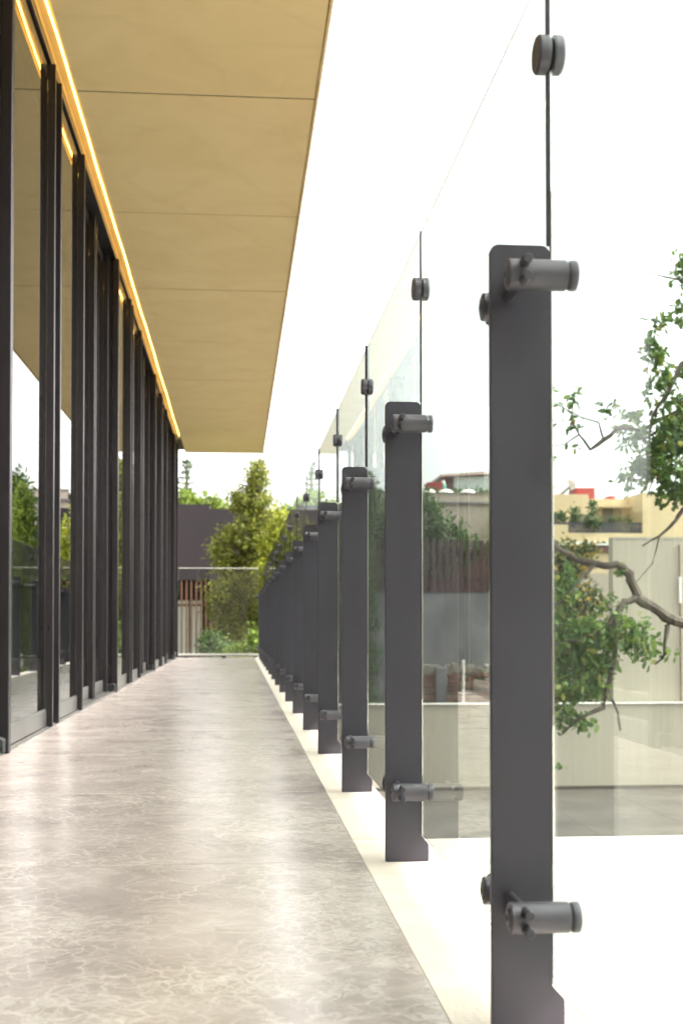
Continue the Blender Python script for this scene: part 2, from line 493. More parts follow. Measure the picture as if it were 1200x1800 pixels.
def door_leaf(y0, y1, off, first_stile=True):
    """one sliding leaf between y0 and y1; off: 0 front track, 0.066 rear track"""
    xf, xb = -0.929 - off, -1.000 - off + 0.006
    leaf = link('door_leaf', None, bld, (-0.97 - off, y0, 0.0))
    leaf.empty_display_size = 0.1
    stile(leaf, y1 - 0.032, xf, xb)
    if first_stile:
        stile(leaf, y0, xf, xb)
    a, b = (y0 + 0.0325 if first_stile else y0), y1 - 0.0325
    rp = [(xb, 0.022), (xf - 0.030, 0.022), (xf - 0.030, 0.098), (xf - 0.035, 0.108), (xb, 0.108)]
    MB().prism(rp, a, b, 'y').build('bottom_rail', M['alu'], leaf, bevel=0.001, segs=1)
    MB().box(xb, xf - 0.040, a, b, ZT - 0.085, ZT - 0.006).build('top_rail', M['frame'], leaf, bevel=0.002, segs=1)
    xg = xf - 0.038
    MB().box(xg - 0.008, xg, a + 0.0005, b - 0.0005, 0.1085, ZT - 0.0855).build('pane', M['winglass'], leaf)
    return leaf

MOD = 4.47
POSTS = [5.10 - 2 * MOD, 5.10 - MOD, 5.10, 9.66, 14.10, 18.50]
for i, yp in enumerate(POSTS):
    post = MB().box(-0.977, -0.927, yp, yp + 0.05, 0.008, ZT - 0.002).box(-1.034, -0.981, yp + 0.004, yp + 0.05, 0.008, ZT - 0.002)
    post = post.build('frame_post', M['frame'], bld, bevel=0.0025, segs=1)
    MB().prism([(-1.022, 0.012), (-0.938, 0.012), (-0.938, 0.068), (-0.955, 0.078), (-0.985, 0.07), (-1.022, 0.074)], yp - 0.055, yp - 0.0005, 'y').build('floor_bracket', M['rubber'], post, bevel=0.004, segs=1)
    nxt = POSTS[i + 1] if i + 1 < len(POSTS) else None
    sp = (nxt - yp) / MOD if nxt else 1.0
    if nxt:
        door_leaf(yp + 0.052, yp + 1.19 * sp + 0.02, 0.0, False)
        MB().box(-0.985, -0.966, yp + 1.19 * sp + 0.0215, yp + 1.395 * sp - 0.0015, 0.02, ZT - 0.006).build('brush_panel', M['rubber'], bld)
        door_leaf(yp + 1.395 * sp, yp + 2.39 * sp, 0.0)
        door_leaf(yp + 2.47 * sp, yp + 3.50 * sp, 0.066)
        door_leaf(yp + 3.56 * sp, yp + 4.38 * sp, 0.066)
    else:
        door_leaf(yp + 0.052, END - 0.002, 0.0, False)

# canopy
can = link('canopy', MB().box(-6.0, 0.440, -6.0, 20.93, SZ + 0.05, SZ + 0.42).mesh('canopy', M['joint']), bld)
J0, JP = 6.746, 1.976
for k in range(-6, 8):
    a, b = J0 + k * JP, min(J0 + (k + 1) * JP, 20.92)
    if b - a < 0.1: continue
    dz = random.uniform(-0.001, 0.001)
    MB().box(-0.879, 0.426, b - 0.0077, b + 0.0077, SZ + 0.0035, SZ + 0.049).build('groove_shade_strip', M['joint'], can) if b < 20.9 else None  # dark strip filling the groove, coloured to stand in for its shade
    MB().box(-0.880, 0.427, a + 0.008, b - 0.008, SZ + dz, SZ + 0.049).build('soffit_panel', M['soffit'], can, bevel=0.0015, segs=1)
if 20.92 - (J0 + 8 * JP) > -2:
    pass
MB().box(0.4305, 0.446, -6.0, 20.925, SZ - 0.010, SZ + 0.3).build('drip_edge', M['soffit'], can, bevel=0.001, segs=1)
# unseen wall added behind the viewer; keeps bright sky out of the end glass
MB().box(-6.0, 7.0, -7.2, -6.9, GZ, 4.2).build('added_rear_wall', M['oldbeige'], bld)
# lit cove between head beam and soffit
MB().box(-1.085, -0.9485, -3.2, END, ZT + 0.0475, SZ + 0.048).build('cove_fascia', M['cove'], bld)
MB().box(-0.948, -0.8815, -3.2, END, SZ + 0.030, SZ + 0.048).build('cove_tray', M['cove'], bld)
strip = MB()
pts = [(-0.900 + 0.0025 * math.sin(y * 2.1) + 0.0015 * math.sin(y * 5.3), y, SZ + 0.010 + 0.002 * math.sin(y * 3.3)) for y in [(-3.1 + 0.25 * i) for i in range(90)]]
strip.tube(pts, [0.0055] * len(pts), 6)
strip.build('light_strip', M['led'], bld, smooth=True)['label'] = 'glowing warm light strip along the canopy'
clipm = MB().box(-0.003, 0.003, -0.004, 0.004, 0, 0.02).mesh('strip_clip', M['rubber'])

# ================================================================== GLASS BALUSTRADE
bal = thing('glass_balustrade', 'tall frameless glass balustrade on charcoal plate posts along the walkway', 'balustrade', (0.38, 10, 0))
D1 = 1.599
XG0, XG1 = 0.4165, 0.4265
# post plate
arc = []
for j in range(7):
    t = math.pi / 2 * j / 6
    arc.append((0.4150 - 0.012 + 0.012 * math.cos(t), 1.04 - 0.012 + 0.012 * math.sin(t)))
arc2 = []
for j in range(7):
    t = math.pi / 2 + math.pi / 2 * j / 6
    arc2.append((0.334 + 0.012 + 0.012 * math.cos(t), 1.04 - 0.012 + 0.012 * math.sin(t)))
outline = [(0.334, 0.0005), (0.4315, 0.0005), (0.4315, 0.040), (0.4150, 0.058)] + arc + arc2
plate_me = MB().prism(outline, -0.006, 0.006, 'y').mesh('post', M['charcoal'], bevel=0.0012, segs=2)
ZC1, ZC0 = 0.978, 0.166

def clamp_meshes(sgn):
    """clamp body, gasket, cap, rods; local origin on the post axis at clamp height, sgn -1 near side, +1 far side"""
    cy_ = 0.080 * sgn
    prof = [(0.0, 0.0135), (0.0015, 0.0135), (0.0015, 0.018), (0.003, 0.0195), (0.0760, 0.0195), (0.0772, 0.0183)]
    body = MB().lathe((0.3385, cy_, 0), (1, 0, 0), prof, 28).lathe((0.3378, cy_, 0), (1, 0, 0), [(0, 0.011), (0.001, 0.0115)], 20)
    body_me = body.mesh('clamp', M['clampmetal'], smooth=True)
    screw = MB().lathe((0.3368, cy_, 0), (1, 0, 0), [(0, 0.0042), (0.0009, 0.0042)], 6).mesh('hex_socket', M['rubber'])
    gk = MB().lathe((0.4157, cy_, 0), (1, 0, 0), [(0, 0.0172), (0.0008, 0.0172)], 24).lathe((XG1 + 0.0002, cy_, 0), (1, 0, 0), [(0, 0.0172), (0.0008, 0.0172)], 24).mesh('gasket', M['rubber'])
    cap = MB().lathe((XG1 + 0.001, cy_, 0), (1, 0, 0), [(0, 0.0188), (0.001, 0.0195), (0.0080, 0.0195), (0.0092, 0.0185)], 28).mesh('clamp_cap', M['clampmetal'], smooth=True)
    rods = []
    for dz in (0.0105, -0.0105):
        y_in, y_out = 0.0062 * sgn, 0.118 * sgn
        rd = MB().lathe((0.3585, y_in, dz), (0, sgn, 0), [(0, 0.0064), (abs(y_out - y_in) - 0.001, 0.0064), (abs(y_out - y_in), 0.0056)], 14)
        rods.append(rd.mesh('rod', M['charcoal'], smooth=True))
    return body_me, screw, gk, cap, rods
CM = {s: clamp_meshes(s) for s in (-1, 1)}

NP = 16
for k in range(-1, NP):
    yk = D1 + k * PITCH
    post = link('post', plate_me, bal, (0, yk, 0))
    if k == 0:
        post['label'] = 'nearest charcoal post plate, cut off by the bottom edge'
    for s in (-1, 1):
        for zc in (ZC1, ZC0):
            body_me, screw, gk, cap, rods = CM[s]
            for nm, me in (('clamp', body_me), ('hex_socket', screw), ('gasket', gk), ('clamp_cap', cap), ('rod', rods[0]), ('rod', rods[1])):
                o = link(nm, me, post, (0, yk, zc))

# panes between the posts and the disc connectors that join them near the top
disc_in = MB().lathe((0.3975, 0, 0), (1, 0, 0), [(0, 0.0225), (0.003, 0.0255), (0.0150, 0.0255), (0.0160, 0.0245)], 32).mesh('connector_disc', M['clampmetal'], smooth=True)
disc_out = MB().lathe((XG1 + 0.0015, 0, 0), (1, 0, 0), [(0, 0.0245), (0.001, 0.0255), (0.0105, 0.0255), (0.0135, 0.0225)], 32).mesh('connector_disc', M['clampmetal'], smooth=True)
disc_gk = MB().lathe((0.4140, 0, 0), (1, 0, 0), [(0, 0.0215), (0.0020, 0.0215)], 24).lathe((XG1, 0, 0), (1, 0, 0), [(0, 0.0215), (0.0014, 0.0215)], 24).mesh('gasket', M['rubber'])
M['glassedge'] = mat('ground_glass_edge', (0.10, 0.115, 0.11), (0.075, 0.09, 0.085), 0.5, 0, 30)
def edged(me):
    """ground, greyish top and bottom edges on a pane"""
    me.materials.append(M['glassedge'])
    for p in me.polygons:
        if abs(p.normal.z) > 0.9: p.material_index = 1
    return me
gaps = [0.0035, 0.0065, 0.0035, 0.006, 0.005, 0.0035, 0.005, 0.0045]
for k in range(-1, NP):
    y0 = D1 + (k - 1) * PITCH if k > -1 else D1 - 1.9 * PITCH
    y1 = D1 + k * PITCH
    g0, g1 = gaps[(k - 1) % 8], gaps[k % 8]
    dx = random.uniform(-0.0006, 0.0006)
    pane = MB().box(XG0 + dx * 0, XG1, 0, (y1 - g1) - (y0 + g0), 0.058, 1.434 + random.uniform(-0.002, 0.002)).mesh('pane', M['glass'], bevel=0.0008, segs=1)
    p = link('pane', edged(pane), bal, (0, y0 + g0, 0))
    if k >= 0:
        w = [0.0062, 0.0028, 0.0085, 0.0075, 0.005, 0.004, 0.006, 0.005][k % 8]
        MB().box(XG0 - 0.85 * w, XG0 + 0.006, y1 - 0.0018, y1 + 0.0018, 1.0405, 1.433).build('pane_end_strip', M['pane_end_dark'], p)  # added strip; its dark colour imitates internal reflection in the pane ends
    zc = 1.299
    c = link('connector_disc', disc_in, bal, (0, y1, zc))
    link('connector_disc', disc_out, bal, (0, y1, zc))
    link('gasket', disc_gk, c, (0, y1, zc))
yl = D1 + (NP - 1) * PITCH
link('pane', edged(MB().box(XG0, XG1, 0, 19.50 - yl - 0.004, 0.058, 1.434).mesh('pane', M['glass'], bevel=0.0008, segs=1)), bal, (0, yl + 0.004, 0))

# end balustrade across the walkway
eb = thing('end_balustrade', 'low clear glass barrier closing the far end of the walkway', 'balustrade', (-0.3, 19.55, 0))
cp = MB().box(0.352, 0.430, 19.505, 19.535, 0.0065, 1.045).build('corner_post', M['clampmetal'], eb, bevel=0.003, segs=2)
for zc in (ZC1, ZC0):
    MB().lathe((0.33, 19.50, zc), (1, 0, 0), [(-0.04, 0.019), (0.02, 0.019)], 16).build('clamp', M['clampmetal'], cp, smooth=True)
MB().box(-0.925, 0.350, 19.50, 19.54, 0.045, 0.075).build('base_channel', M['whitecap'], eb, bevel=0.002, segs=1)
MB().box(-0.922, 0.345, 19.512, 19.528, 1.4255, 1.436).build('top_trim', M['whitecap'], eb, bevel=0.002, segs=1)
for x in (-0.80, -0.2, 0.30):
    MB().box(x - 0.03, x + 0.03, 19.505, 19.535, 0.007, 0.0445).build('foot', M['frame'], eb)
for a, b in ((-0.922, -0.62), (-0.614, 0.340)):
    MB().box(a, b, 19.514, 19.526, 0.0755, 1.425).build('pane', M['clearglass'], eb, bevel=0.001, segs=1)

# ================================================================== COURT WALLS AND FENCE (right)
lw = thing('low_court_wall', 'low ribbed beige wall with white coping across the lower court', 'wall', (6, 20.2, GZ))
MB().box(1.0, 13.0, 20.05, 20.23, GZ - 0.03, -0.795).build('wall_body', M['wallpanel'], lw)
MB().box(0.98, 13.02, 20.02, 20.26, -0.794, -0.775).build('coping', M['whitecap'], lw, bevel=0.004, segs=1)
MB().box(1.0, 13.0, 20.035, 20.0495, GZ - 0.03, GZ + 0.05).build('base_shade_strip', M['joint'], lw)  # dark strip standing in for the shadow along the wall foot

tw = thing('tall_wall', 'tall ribbed beige wall rising behind the low wall at right', 'wall', (8, 20.6, GZ))
MB().box(6.36, 12.5, 20.30, 20.55, GZ - 0.03, 2.02).build('wall_body', M['wallpanel'], tw)
MB().box(6.355, 12.5, 20.292, 20.2995, 1.995, 2.025).build('edge_trim', M['wallpanel'], tw)
pl = thing('slim_pole', 'slim pole fixed to the tall beige wall near the picture edge', 'pole', (7.5, 20.27, -0.76))
MB().tube([(7.52, 20.275, -0.764), (7.515, 20.275, 0.9)], [0.012, 0.012], 8).build('lower_tube', M['slat'], pl, smooth=True)
MB().tube([(7.515, 20.275, 0.9), (7.51, 20.275, 1.35)], [0.022, 0.022], 8).build('sleeve', M['white'], pl, smooth=True)
MB().tube([(7.51, 20.275, 1.35), (7.505, 20.275, 1.9)], [0.012, 0.012], 8).build('upper_tube', M['slat'], pl, smooth=True)

# brick wall with grey cap
bw = thing('brick_wall', 'crumbling brick wall with grey mortar top behind the low wall', 'wall', (4.5, 24, GZ))
MB().box(3.0, 5.75, 24.03, 24.25, GZ - 0.03, -0.40).build('mortar_core', M['mortar'], bw)
bricks = [mat('brick_red', (0.24, 0.115, 0.075), (0.17, 0.085, 0.06), 0.9, 0, 14, 0.4, 40),
          mat('brick_brown', (0.20, 0.12, 0.085), (0.13, 0.085, 0.065), 0.9, 0, 14, 0.4, 40),
          mat('brick_tan', (0.30, 0.19, 0.13), (0.22, 0.14, 0.10), 0.9, 0, 14, 0.4, 40)]
bmesh_b = [MB().box(0, 0.215, -0.03, 0.05, 0, 0.058).mesh('brick', b, bevel=0.006, segs=1) for b in bricks]
rb = random.Random(3)
for r in range(11):
    z = -1.22 + r * 0.072
    for c in range(12):
        x = 3.02 + c * 0.228 + (0.114 if r % 2 else 0)
        if x > 5.5 or rb.random() < 0.05 or (r > 8 and rb.random() < 0.4): continue
        link('brick', bmesh_b[rb.randrange(3)], bw, (x, 24.0 + rb.uniform(-0.012, 0.012), z + rb.uniform(-0.003, 0.003)))
capm = MB()
for i in range(24):
    x = 3.0 + i * 0.115
    capm.box(x, x + 0.117, 24.0 + rb.uniform(-0.02, 0.02), 24.26, -0.42, -0.30 + rb.uniform(-0.05, 0.07))
capm.build('mortar_top', M['mortar'], bw)
MB().box(3.92, 4.14, 23.93, 23.99, GZ - 0.03, -0.31).build('pier', M['greywall'], bw, bevel=0.01, segs=1)
wp = thing('white_post', 'thin white post standing in front of the brick wall', 'post', (4.45, 23.85, GZ))
MB().tube([(4.45, 23.85, GZ - 0.03), (4.45, 23.85, -0.2)], [0.03, 0.028], 8).build('shaft', M['white'], wp, smooth=True)
MB().lathe((4.45, 23.85, -0.2), (0, 0, 1), [(0, 0.034), (0.02, 0.034), (0.035, 0.012)], 10).build('post_cap', M['white'], wp)

gw = thing('grey_wall', 'weathered grey boundary wall below the maroon picket fence', 'wall', (4.6, 27, GZ))
MB().box(2.6, 5.62, 27.0, 27.25, GZ - 0.03, 1.26).build('wall_body', M['greywall'], gw)
MB().box(2.6, 5.63, 26.98, 27.27, 1.261, 1.29).build('coping', M['fence'], gw)
MB().box(5.65, 9.5, 27.2, 27.4, GZ - 0.03, 1.7).build('wall_return', M['oldbeige'], gw)
pf = thing('picket_fence', 'maroon picket fence standing on top of the grey wall', 'fence', (4.6, 27.12, 1.291))
pk = MB().box(-0.045, 0.045, -0.012, 0.012, 0, 1.13).mesh('picket', M['fence'], bevel=0.004, segs=1)
for i in range(20):
    link('picket', pk, pf, (2.68 + i * 0.155, 27.10, 1.292 + rb.uniform(-0.0, 0.02)))
MB().box(2.6, 5.66, 27.113, 27.15, 1.50, 1.55).build('rail', M['fence'], pf)
MB().box(2.6, 5.66, 27.113, 27.15, 2.10, 2.15).build('rail', M['fence'], pf)
sh = thing('lean_to', 'maroon lean-to wall with sloping top behind the picket fence', 'shed', (5.6, 29.5, GZ))
MB().prism([(3.6, GZ - 0.03), (7.4, GZ - 0.03), (7.4, 2.95), (3.6, 1.55)], 29.0, 30.2, 'y').build('wall_body', M['maroon'], sh)
MB().prism([(3.55, 1.535), (7.45, 2.97), (7.45, 3.03), (3.55, 1.60)], 28.9, 30.3, 'y').build('roof_sheet', M['fence'], sh)

# ================================================================== FAR HOUSES
hb = thing('flat_roof_house', 'aged beige flat roofed house with parapet band and roof domes', 'house', (7.5, 47, GZ))
MB().box(4.2, 10.3, 45.0, 56, GZ - 0.03, 5.02).build('wall_body', M['oldbeige'], hb)
MB().box(4.15, 10.35, 44.92, 56.1, 5.021, 5.10).build('ledge', M['greywall'], hb)
MB().box(4.2, 10.3, 44.98, 45.25, 5.101, 5.40).build('parapet', M['oldbeige'], hb)
MB().box(4.17, 10.33, 44.95, 45.28, 5.401, 5.46).build('parapet_coping', M['mortar'], hb)
for x, s in ((7.9, 0.31), (8.75, 0.33), (7.3, 0.22)):
    MB().lathe((x, 45.9, 5.47), (0, 0, 1), [(0, s), (0.05, s), (0.12, s * 0.86), (0.19, s * 0.5), (0.215, s * 0.12)], 20).build('roof_dome', M['white'], hb, smooth=True)
MB().box(4.3, 10.2, 45.3, 55.9, 5.40, 5.46).build('roof_deck', M['mortar'], hb)

pg = thing('roof_pavilion', 'pale blue glazed roof pavilion with pink sloping roof and red end', 'building', (11, 58, 5.4))
MB().box(10.35, 13.6, 58, 62, GZ, 7.66).build('cladding', M['paleglazing'], pg)
for x in (11.2, 12.0, 12.85):
    MB().box(x - 0.015, x + 0.015, 57.975, 57.9995, 5.9, 7.60).build('mullion', M['white'], pg)
MB().box(9.98, 10.345, 57.9, 58.6, GZ, 7.58).build('end_pier', M['maroon'], pg)
MB().prism([(9.7, 7.60), (13.7, 7.86), (13.7, 8.02), (9.7, 7.70)], 57.6, 62.3, 'y').build('roof', mat('pinkish_roof', (0.55, 0.42, 0.38), None, 0.8), pg)

rh = thing('red_roof_hut', 'small red roof hut with teal water tank behind the parapet', 'hut', (9.0, 57, 5.4))
MB().box(8.9, 9.55, 56.5, 57.5, GZ, 7.12).build('wall_body', M['redpaint'], rh)
MB().box(8.86, 9.59, 56.45, 57.55, 7.121, 7.18).build('roof', M['redpaint'], rh)
tk = thing('water_tank', 'slim teal water tank beside the small red hut', 'water tank', (9.70, 57, 5.4))
MB().lathe((9.70, 57, 4.0), (0, 0, 1), [(0, 0.14), (3.1, 0.14), (3.16, 0.12)], 12).build('tank_body', M['teal'], tk, smooth=True)
MB().lathe((9.70, 57, 7.16), (0, 0, 1), [(0, 0.09), (0.14, 0.09), (0.17, 0.04)], 10).build('lid', M['white'], tk)

ch = thing('cream_house', 'cream house with planted balcony and red rooftop box', 'house', (14, 42, GZ))
MB().box(10.0, 12.15, 41.5, 48, GZ - 0.03, 5.05).build('wall_body', M['creamhouse'], ch)
MB().box(12.151, 13.55, 41.5, 48, GZ - 0.03, 4.90).build('wall_body', M['creamhouse'], ch)
MB().box(13.551, 22, 40.0, 48, GZ - 0.03, 4.97).build('wall_body', M['creamhouse'], ch)
MB().box(9.8, 13.55, 40.0, 41.49, GZ - 0.03, 3.60).build('balcony_base', M['creamhouse'], ch)
MB().box(9.8, 10.98, 39.9, 40.2, 3.0, 3.86).build('parapet_step', M['creamhouse'], ch)
MB().box(9.8, 13.56, 39.88, 39.998, 3.18, 3.30).build('string_course', M['white'], ch)
MB().box(9.8, 13.56, 39.9, 39.998, 2.95, 3.178).build('red_band', M['maroon'], ch)
bar = MB().box(10.4, 13.54, 40.04, 40.07, 3.90, 3.96)
bar.box(10.4, 13.54, 40.04, 40.07, 3.605, 3.66)
rl = bar.build('balcony_railing', M['railing'], ch)
pbm = MB().box(-0.028, 0.028, -0.01, 0.01, 0, 0.24).mesh('baluster', M['railing'])
for i in range(42):
    link('baluster', pbm, rl, (10.45 + i * 0.074, 40.055, 3.66))
MB().box(12.62, 13.30, 41.44, 41.499, 3.7, 4.55).build('window', M['shadewin'], ch)
MB().box(12.45, 13.5, 41.0, 41.499, 4.56, 4.62).build('awning', M['creamhouse'], ch)
MB().box(11.75, 12.12, 41.44, 41.499, 4.0, 4.35).build('window', M['shadewin'], ch)
MB().box(11.85, 12.52, 42.0, 43, 4.9, 5.34).build('rooftop_box', M['redpaint'], ch, bevel=0.02, segs=1)
MB().box(13.02, 13.25, 42.0, 42.6, 4.8, 5.06).build('rooftop_box', M['redpaint'], ch, bevel=0.02, segs=1)
MB().box(14.9, 18.0, 41.0, 41.4, 4.97, 5.10).build('roof_trim', M['redpaint'], ch)
dish = MB().lathe((11.75, 42.4, 5.48), (0.4, -0.8, 0.3), [(0, 0.02), (0.03, 0.12), (0.08, 0.19)], 14)
dish.tube([(11.75, 42.4, 5.0), (11.75, 42.4, 5.5)], [0.03, 0.03], 6)
dish.tube([(11.3, 42.4, 5.05), (11.75, 42.4, 5.42)], [0.05, 0.05], 6)
dish.build('antenna', M['mortar'], ch, smooth=True)

# dark house at the end of the walkway
dh = thing('dark_house', 'dark aubergine flat roofed house beyond the end of the walkway', 'house', (0, 30.5, GZ))
MB().box(-7.0, 2.62, 30.0, 38.0, 1.62, 3.36).build('upper_wall', M['darkhouse'], dh)
MB().box(-7.0, 2.62, 30.9, 38.0, GZ - 0.03, 1.619).build('lower_wall', M['darkhouse'], dh)
MB().box(-7.0, -0.68, 30.6, 37.0, 3.361, 3.53).build('roof_upstand', M['darkhouse'], dh)
MB().box(-7.02, 2.64, 29.98, 30.3, 3.3605, 3.40).build('roof_edge', M['joint'], dh) if False else None
win = MB().box(-1.50, -0.86, 30.84, 30.899, -0.25, 1.14).build('window', M['curtain'], dh)
MB().box(-1.20, -1.17, 30.82, 30.8395, -0.25, 1.14).build('mullion', M['frame'], win)
MB().box(-1.53, -0.83, 30.80, 30.8395, 1.141, 1.18).build('frame', M['frame'], win)
for i in range(26):
    x = -1.46 + i * 0.118
    MB().box(x - 0.022, x + 0.022, 30.02, 30.09, GZ, 1.6195).build('slat', M['slat'], dh) if i < 20 else None
MB().box(-1.6, 1.2, 30.10, 30.13, 0.98, 1.04).build('slat_rail', M['slat'], dh)
MB().box(-7.0, 2.62, 29.99, 30.15, GZ, -0.22).build('base_wall', M['darkhouse'], dh)

# ================================================================== VEGETATION
import numpy as np

def leaves_mesh(name, pts, size, m, rng, shape='leaf', droop=0.0, aspect=0.5):
    """leaf-sized faces: each leaf is a folded 4-gon pair"""
    P = np.asarray(pts, float); n = len(P)
    d = rng.normal(size=(n, 3)); d[:, 2] -= droop
    d /= np.linalg.norm(d, axis=1)[:, None] + 1e-9
    u = rng.normal(size=(n, 3)); u[:, 2] += 0.8
    s = np.cross(d, u); s /= np.linalg.norm(s, axis=1)[:, None] + 1e-9
    nn = np.cross(s, d)
    L = size * rng.uniform(0.6, 1.35, size=(n, 1)); W = L * aspect
    if shape == 'lobed':          # oak-like leaf: 9-point outline
        prof = [(0, 0.04), (0.22, 0.32), (0.36, 0.16), (0.52, 0.5), (0.66, 0.22), (0.82, 0.34), (1.0, 0.0)]
        ring = [(t, w) for t, w in prof] + [(t, -w) for t, w in prof[-2::-1]]
        V = np.stack([P + d * L * t + s * W * w + nn * L * (0.12 * abs(w) - 0.18 * t * t) for t, w in ring], 1)
        k = len(ring)
        me = bpy.data.meshes.new(name)
        me.from_pydata(V.reshape(-1, 3).tolist(), [], (np.arange(n)[:, None] * k + np.arange(k)[None]).tolist())
    else:
        a, b, c, e = P, P + d * L * 0.5 + s * W * 0.5 + nn * L * 0.08, P + d * L - nn * L * 0.08, P + d * L * 0.5 - s * W * 0.5 + nn * L * 0.08
        V = np.stack([a, b, c, e], 1)
        me = bpy.data.meshes.new(name)
        i0 = np.arange(n)[:, None] * 4
        F = np.concatenate([i0 + np.array([[0, 1, 2]]), i0 + np.array([[0, 2, 3]])]).tolist()
        me.from_pydata(V.reshape(-1, 3).tolist(), [], F)
    me.materials.append(m)
    return me

def clump_points(blobs, rng, per_clump=28, clump_r=0.12):
    """blobs: (center, radii, n). leaves gathered in clumps spread towards each blob's shell, with gaps"""
    out = []
    for c, r, n in blobs:
        k = max(1, n // per_clump)
        q = rng.normal(size=(k, 3)); q /= np.linalg.norm(q, axis=1)[:, None]
        q *= (rng.uniform(0.25, 1.08, size=(k, 1)) ** 0.6)
        cc = np.array(c) + q * np.array(r)
        sc = clump_r * rng.uniform(0.5, 1.4, size=(k, 1, 1))
        out.append((cc[:, None, :] + rng.normal(size=(k, per_clump, 3)) * sc * np.array([1, 1, 0.8])).reshape(-1, 3))
    return np.concatenate(out)

def tree(name, label, cat, base, trunk, blobs, leafsize, m, seed, per=28, cr=0.12, shape='leaf', droop=0.0, aspect=0.5, limbs=True, r0=0.09, group=None, extra=None):
    rng = np.random.default_rng(seed)
    t = thing(name, label, cat, base, group)
    mb = MB()
    n = len(trunk)
    mb.tube(trunk, [r0 * (1 - 0.75 * i / max(1, n - 1)) for i in range(n)], 9)
    if limbs:
        for c, r, k in blobs:
            c = Vector(c)
            a = min((Vector(p) for p in trunk), key=lambda p: (p - c).length + (0.6 if p.z > c.z else 0))
            for q in range(3):
                e = c + Vector((rng.uniform(-.7, .7) * r[0], rng.uniform(-.7, .7) * r[1], rng.uniform(-.3, .8) * r[2]))
                mid = a.lerp(e, 0.5) + Vector(rng.normal(size=3) * 0.06)
                mb.tube([a, mid, e], [r0 * 0.38, r0 * 0.25, r0 * 0.06], 5)
    if extra:
        for pts, rad in extra:
            mb.tube(pts, rad, 8)
    mb.build('trunk', M['bark'], t, smooth=True)
    pts = clump_points(blobs, rng, per, cr)
    link('crown', leaves_mesh('crown', pts, leafsize, m, rng, shape, droop, aspect), t)
    return t

G = GZ - 0.05
# -- beyond the end of the walkway
tree('garden_tree', 'tall olive green tree with spire top beyond the walkway end', 'tree', (0.2, 25, G),
     [(0.2, 25, G), (0.18, 25, -0.4), (0.25, 25, 1.5), (0.36, 25, 3.0), (0.43, 25, 3.8)],
     [((0.43, 25, 3.45), (0.17, 0.25, 0.48), 1500), ((0.15, 25, 3.10), (0.26, 0.3, 0.30), 1300), ((0.46, 25, 2.85), (0.34, 0.4, 0.34), 1600),
      ((0.12, 25, 2.35), (0.34, 0.4, 0.42), 1800), ((-0.30, 24.9, 2.10), (0.16, 0.25, 0.42), 900), ((0.45, 25, 2.0), (0.42, 0.4, 0.5), 2000),
      ((-0.10, 24.9, 1.55), (0.32, 0.35, 0.42), 1600), ((0.30, 25, 1.2), (0.40, 0.4, 0.42), 1500),
      ((-0.22, 24.8, 0.75), (0.30, 0.3, 0.42), 1500), ((0.12, 24.8, 0.95), (0.32, 0.3, 0.5), 1600), ((0.0, 24.8, 0.25), (0.4, 0.35, 0.42), 1600), ((0.5, 24.6, 0.7), (0.3, 0.3, 0.5), 1500), ((0.35, 24.5, 0.1), (0.35, 0.3, 0.4), 1300), ((-0.35, 24.7, 1.15), (0.2, 0.3, 0.35), 900)],
     0.095, M['olive'], 11, 36, 0.085, droop=0.5, aspect=0.38, r0=0.08)
tree('lime_tree', 'bright lime green leafy tree leaning behind the glass balustrade', 'tree', (0.95, 24, G),
     [(0.95, 24.2, G), (0.95, 24.1, 0), (0.9, 24, 1.6), (0.85, 24, 2.6)],
     [((0.92, 24, 2.45), (0.30, 0.4, 0.32), 900), ((0.76, 23.9, 2.05), (0.28, 0.35, 0.32), 800), ((0.58, 23.8, 1.66), (0.20, 0.3, 0.24), 420),
      ((1.05, 24, 1.8), (0.4, 0.4, 0.5), 900), ((0.72, 23.9, 1.3), (0.2, 0.3, 0.35), 320), ((1.3, 24.2, 2.2), (0.4, 0.4, 0.5), 800)],
     0.10, M['lime'], 12, 12, 0.10, droop=0.5, aspect=0.45, r0=0.07)
tree('low_shrub', 'rounded dark green shrub at the foot of the slatted screen', 'shrub', (-0.3, 23.4, G),
     [(-0.3, 23.4, G), (-0.3, 23.4, -0.6), (-0.3, 23.4, 0.0)],
     [((-0.46, 23.4, 0.12), (0.22, 0.25, 0.26), 1300), ((-0.15, 23.3, -0.10), (0.40, 0.3, 0.28), 1400), ((-0.4, 23.3, -0.4), (0.4, 0.3, 0.4), 900)],
     0.07, M['green'], 13, 24, 0.07, r0=0.05)
tree('low_shrub', 'pale green leafy shrub by the corner post of the end barrier', 'shrub', (0.25, 22.6, G),
     [(0.25, 22.6, G), (0.25, 22.6, -0.6), (0.25, 22.6, -0.1)],
     [((0.22, 22.6, -0.02), (0.34, 0.3, 0.22), 900), ((0.38, 22.6, 0.25), (0.14, 0.2, 0.18), 300), ((0.1, 22.6, -0.5), (0.4, 0.3, 0.4), 600)],
     0.10, M['freshgreen'], 14, 14, 0.08, r0=0.05)

